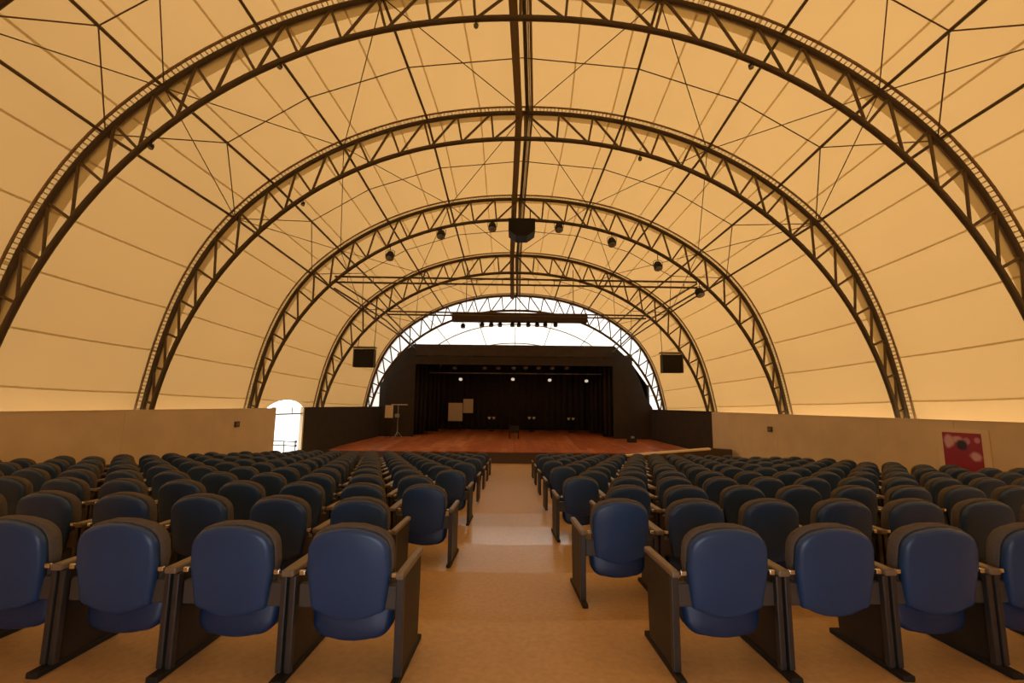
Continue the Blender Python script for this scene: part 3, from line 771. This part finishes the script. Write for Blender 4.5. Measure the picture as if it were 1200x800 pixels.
def pillow(name, ol, rings, m, lean=0.0, zp=0.3, wrap=0.0):
    """rings: list of (inset scale, y); closed body around the outline"""
    cx = 0.0; cz = (max(z for x, z in ol)+min(z for x, z in ol))/2; n = len(ol)
    vs, fs = [], []
    def P(x, y, z): return (x, y-(z-zp)*lean+wrap*x*x, z)
    for s, y in rings:
        for x, z in ol:
            w = min(abs(x) or 1e9, 1e9)
            vs.append(P(x*s, y, cz+(z-cz)*s))
    for r in range(len(rings)-1):
        for i in range(n):
            j = (i+1) % n; fs.append((r*n+i, r*n+j, (r+1)*n+j, (r+1)*n+i))
    a = len(vs); vs.append(P(0, rings[0][1], cz)); b_ = len(vs); vs.append(P(0, rings[-1][1], cz))
    for i in range(n):
        j = (i+1) % n; fs.append((a, j, i)); fs.append((b_, (len(rings)-1)*n+i, (len(rings)-1)*n+j))
    me = mesh(name, vs, fs, m, True)
    bm = bmesh.new(); bm.from_mesh(me); bmesh.ops.recalc_face_normals(bm, faces=bm.faces); bm.to_mesh(me); bm.free()
    return me
SH = outline(0.280, 0.752, 0.195, 0.221, 0.215, rt=0.135, rb=0.035, sagb=0.04)
CU = outline(0.31, 0.765, 0.19, 0.225, 0.221, rt=0.14, rb=0.06, sagb=0.02)
ST = outline(0.160, 0.46, 0.213, 0.219, 0.21, rb=0.10, rt=0.08, sagb=0.012)
M_shell = pillow('back_shell', SH, [(0.45, 0.0), (0.88, 0.003), (0.955, 0.009), (0.988, 0.018), (1.0, 0.03), (1.0, 0.05)], 'blue_plastic', 0.12, wrap=0.22)
M_cush = pillow('back_cushion', CU, [(0.97, 0.05), (1.0, 0.062), (1.0, 0.105), (0.96, 0.128), (0.80, 0.145), (0.5, 0.15)], 'dark_fabric', 0.12, wrap=0.20)
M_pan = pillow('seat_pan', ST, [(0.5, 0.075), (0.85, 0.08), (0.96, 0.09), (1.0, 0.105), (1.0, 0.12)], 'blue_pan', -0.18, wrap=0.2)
M_scush = pillow('seat_cushion', ST, [(0.98, 0.121), (1.0, 0.135), (1.0, 0.17), (0.93, 0.195), (0.6, 0.205)], 'dark_fabric', -0.18, wrap=0.1)
def side_meshes(shared):
    w = 0.040 if shared else 0.026
    d = {}
    d['side_panel'] = prism_me('side_panel', [(0.03, 0.03), (0.38, 0.03), (0.40, 0.35), (0.40, 0.50), (0.03, 0.50)], 'x', -w*0.55, w*0.55, 'panel_dark')
    d['foot_rail'] = box_me('foot_rail', (-w*0.8, -0.07, 0.0), (w*0.8, 0.46, 0.03), 'black_metal', 0.006)
    d['armrest'] = box_me('armrest', (-w*0.85, -0.02, 0.50), (w*0.85, 0.43, 0.535), 'arm_top', 0.011)
    d['posts'] = [box_me('rear_post', (a, 0.0, 0.03), (b_, 0.035, 0.50), 'post_metal', 0.006) for a, b_ in (((-w, -0.008), (0.008, w)) if shared else ((-w*0.8, w*0.8),))]
    return d
SIDE = {True: side_meshes(True), False: side_meshes(False)}
M_br = {s: box_me('hinge_bracket', (min(s*0.185, s*0.270), 0.03, 0.335), (max(s*0.185, s*0.270), 0.075, 0.455), 'bracket_grey', 0.01) for s in (-1, 1)}
M_clip = {s: box_me('arm_clip', (min(s*0.228, s*0.262), 0.0, 0.505), (max(s*0.228, s*0.262), 0.02, 0.53), 'chrome', 0.006) for s in (-1, 1)}
def add_side(t, x, shared, near):
    d = SIDE[shared]
    sp = link('side_panel', d['side_panel'], t, (x, 0, 0))
    for k in (('armrest', 'foot_rail') if near else ('armrest',)): link(k, d[k], sp)
    for p in d['posts']: link('rear_post', p, sp)
blockname = {-1: 'doorway-side block', 1: 'poster-side block'}
rng = random.Random(3)
n_chairs = 0
def inner_end(n, s):
    if s < 0: return -(0.58+0.018*n)-(0.304 if n % 2 == 1 else 0)
    return 0.53+0.008*n+(0.335 if n % 2 == 0 else 0)
for n in range(NROW):
    for s in (-1, 1):
        PITCH_X = PITCHES[s]; END = 0.275 if s < 0 else 0.295; x = inner_end(n, s)+s*END; k = 0
        while True:
            y = row_y(n)+arc(x)-(0.05 if s < 0 else 0); z = row_z(n)
            lim = abs(wall_x(y+0.4, s))-0.36
            if n == NROW-1: lim = min(lim, 7.4 if s < 0 else 6.6)
            if n == NROW-2 and s > 0: lim = min(lim, 7.3)
            if abs(x) > lim: break
            q = pix((x-s*0.3, y, z+0.5))
            if q is None or q[0] < -70 or q[0] > 1270: break
            near = n < 5
            rz = 0.060 if s > 0 else -0.037
            lab = 'blue theatre chair, %s, %s row from the stage, %s seat from the aisle' % (blockname[s], ORD[NROW-1-n], ORD[k])
            no_seat = (n == 0 and s == 1 and k == 1)
            if no_seat: lab = 'blue theatre chair with no lower seat showing, poster-side block, row farthest from the stage'
            t = thing('theatre_chair', lab, 'chair', (x, y, z), rz, 'blue theatre chairs in the two seating blocks')
            link('back_shell', M_shell, t); link('back_cushion', M_cush, t)
            if not no_seat:
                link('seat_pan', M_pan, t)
                if near: link('seat_cushion', M_scush, t)
            if near:
                for q_ in (-1, 1): link('hinge_bracket', M_br[q_], t)
                link('arm_clip', M_clip[-1], t); link('arm_clip', M_clip[1], t)
            if k == 0: add_side(t, -s*END, False, near)
            add_side(t, s*(PITCH_X/2), True, near)
            n_chairs += 1; k += 1; x += s*PITCH_X
print('chairs', n_chairs)
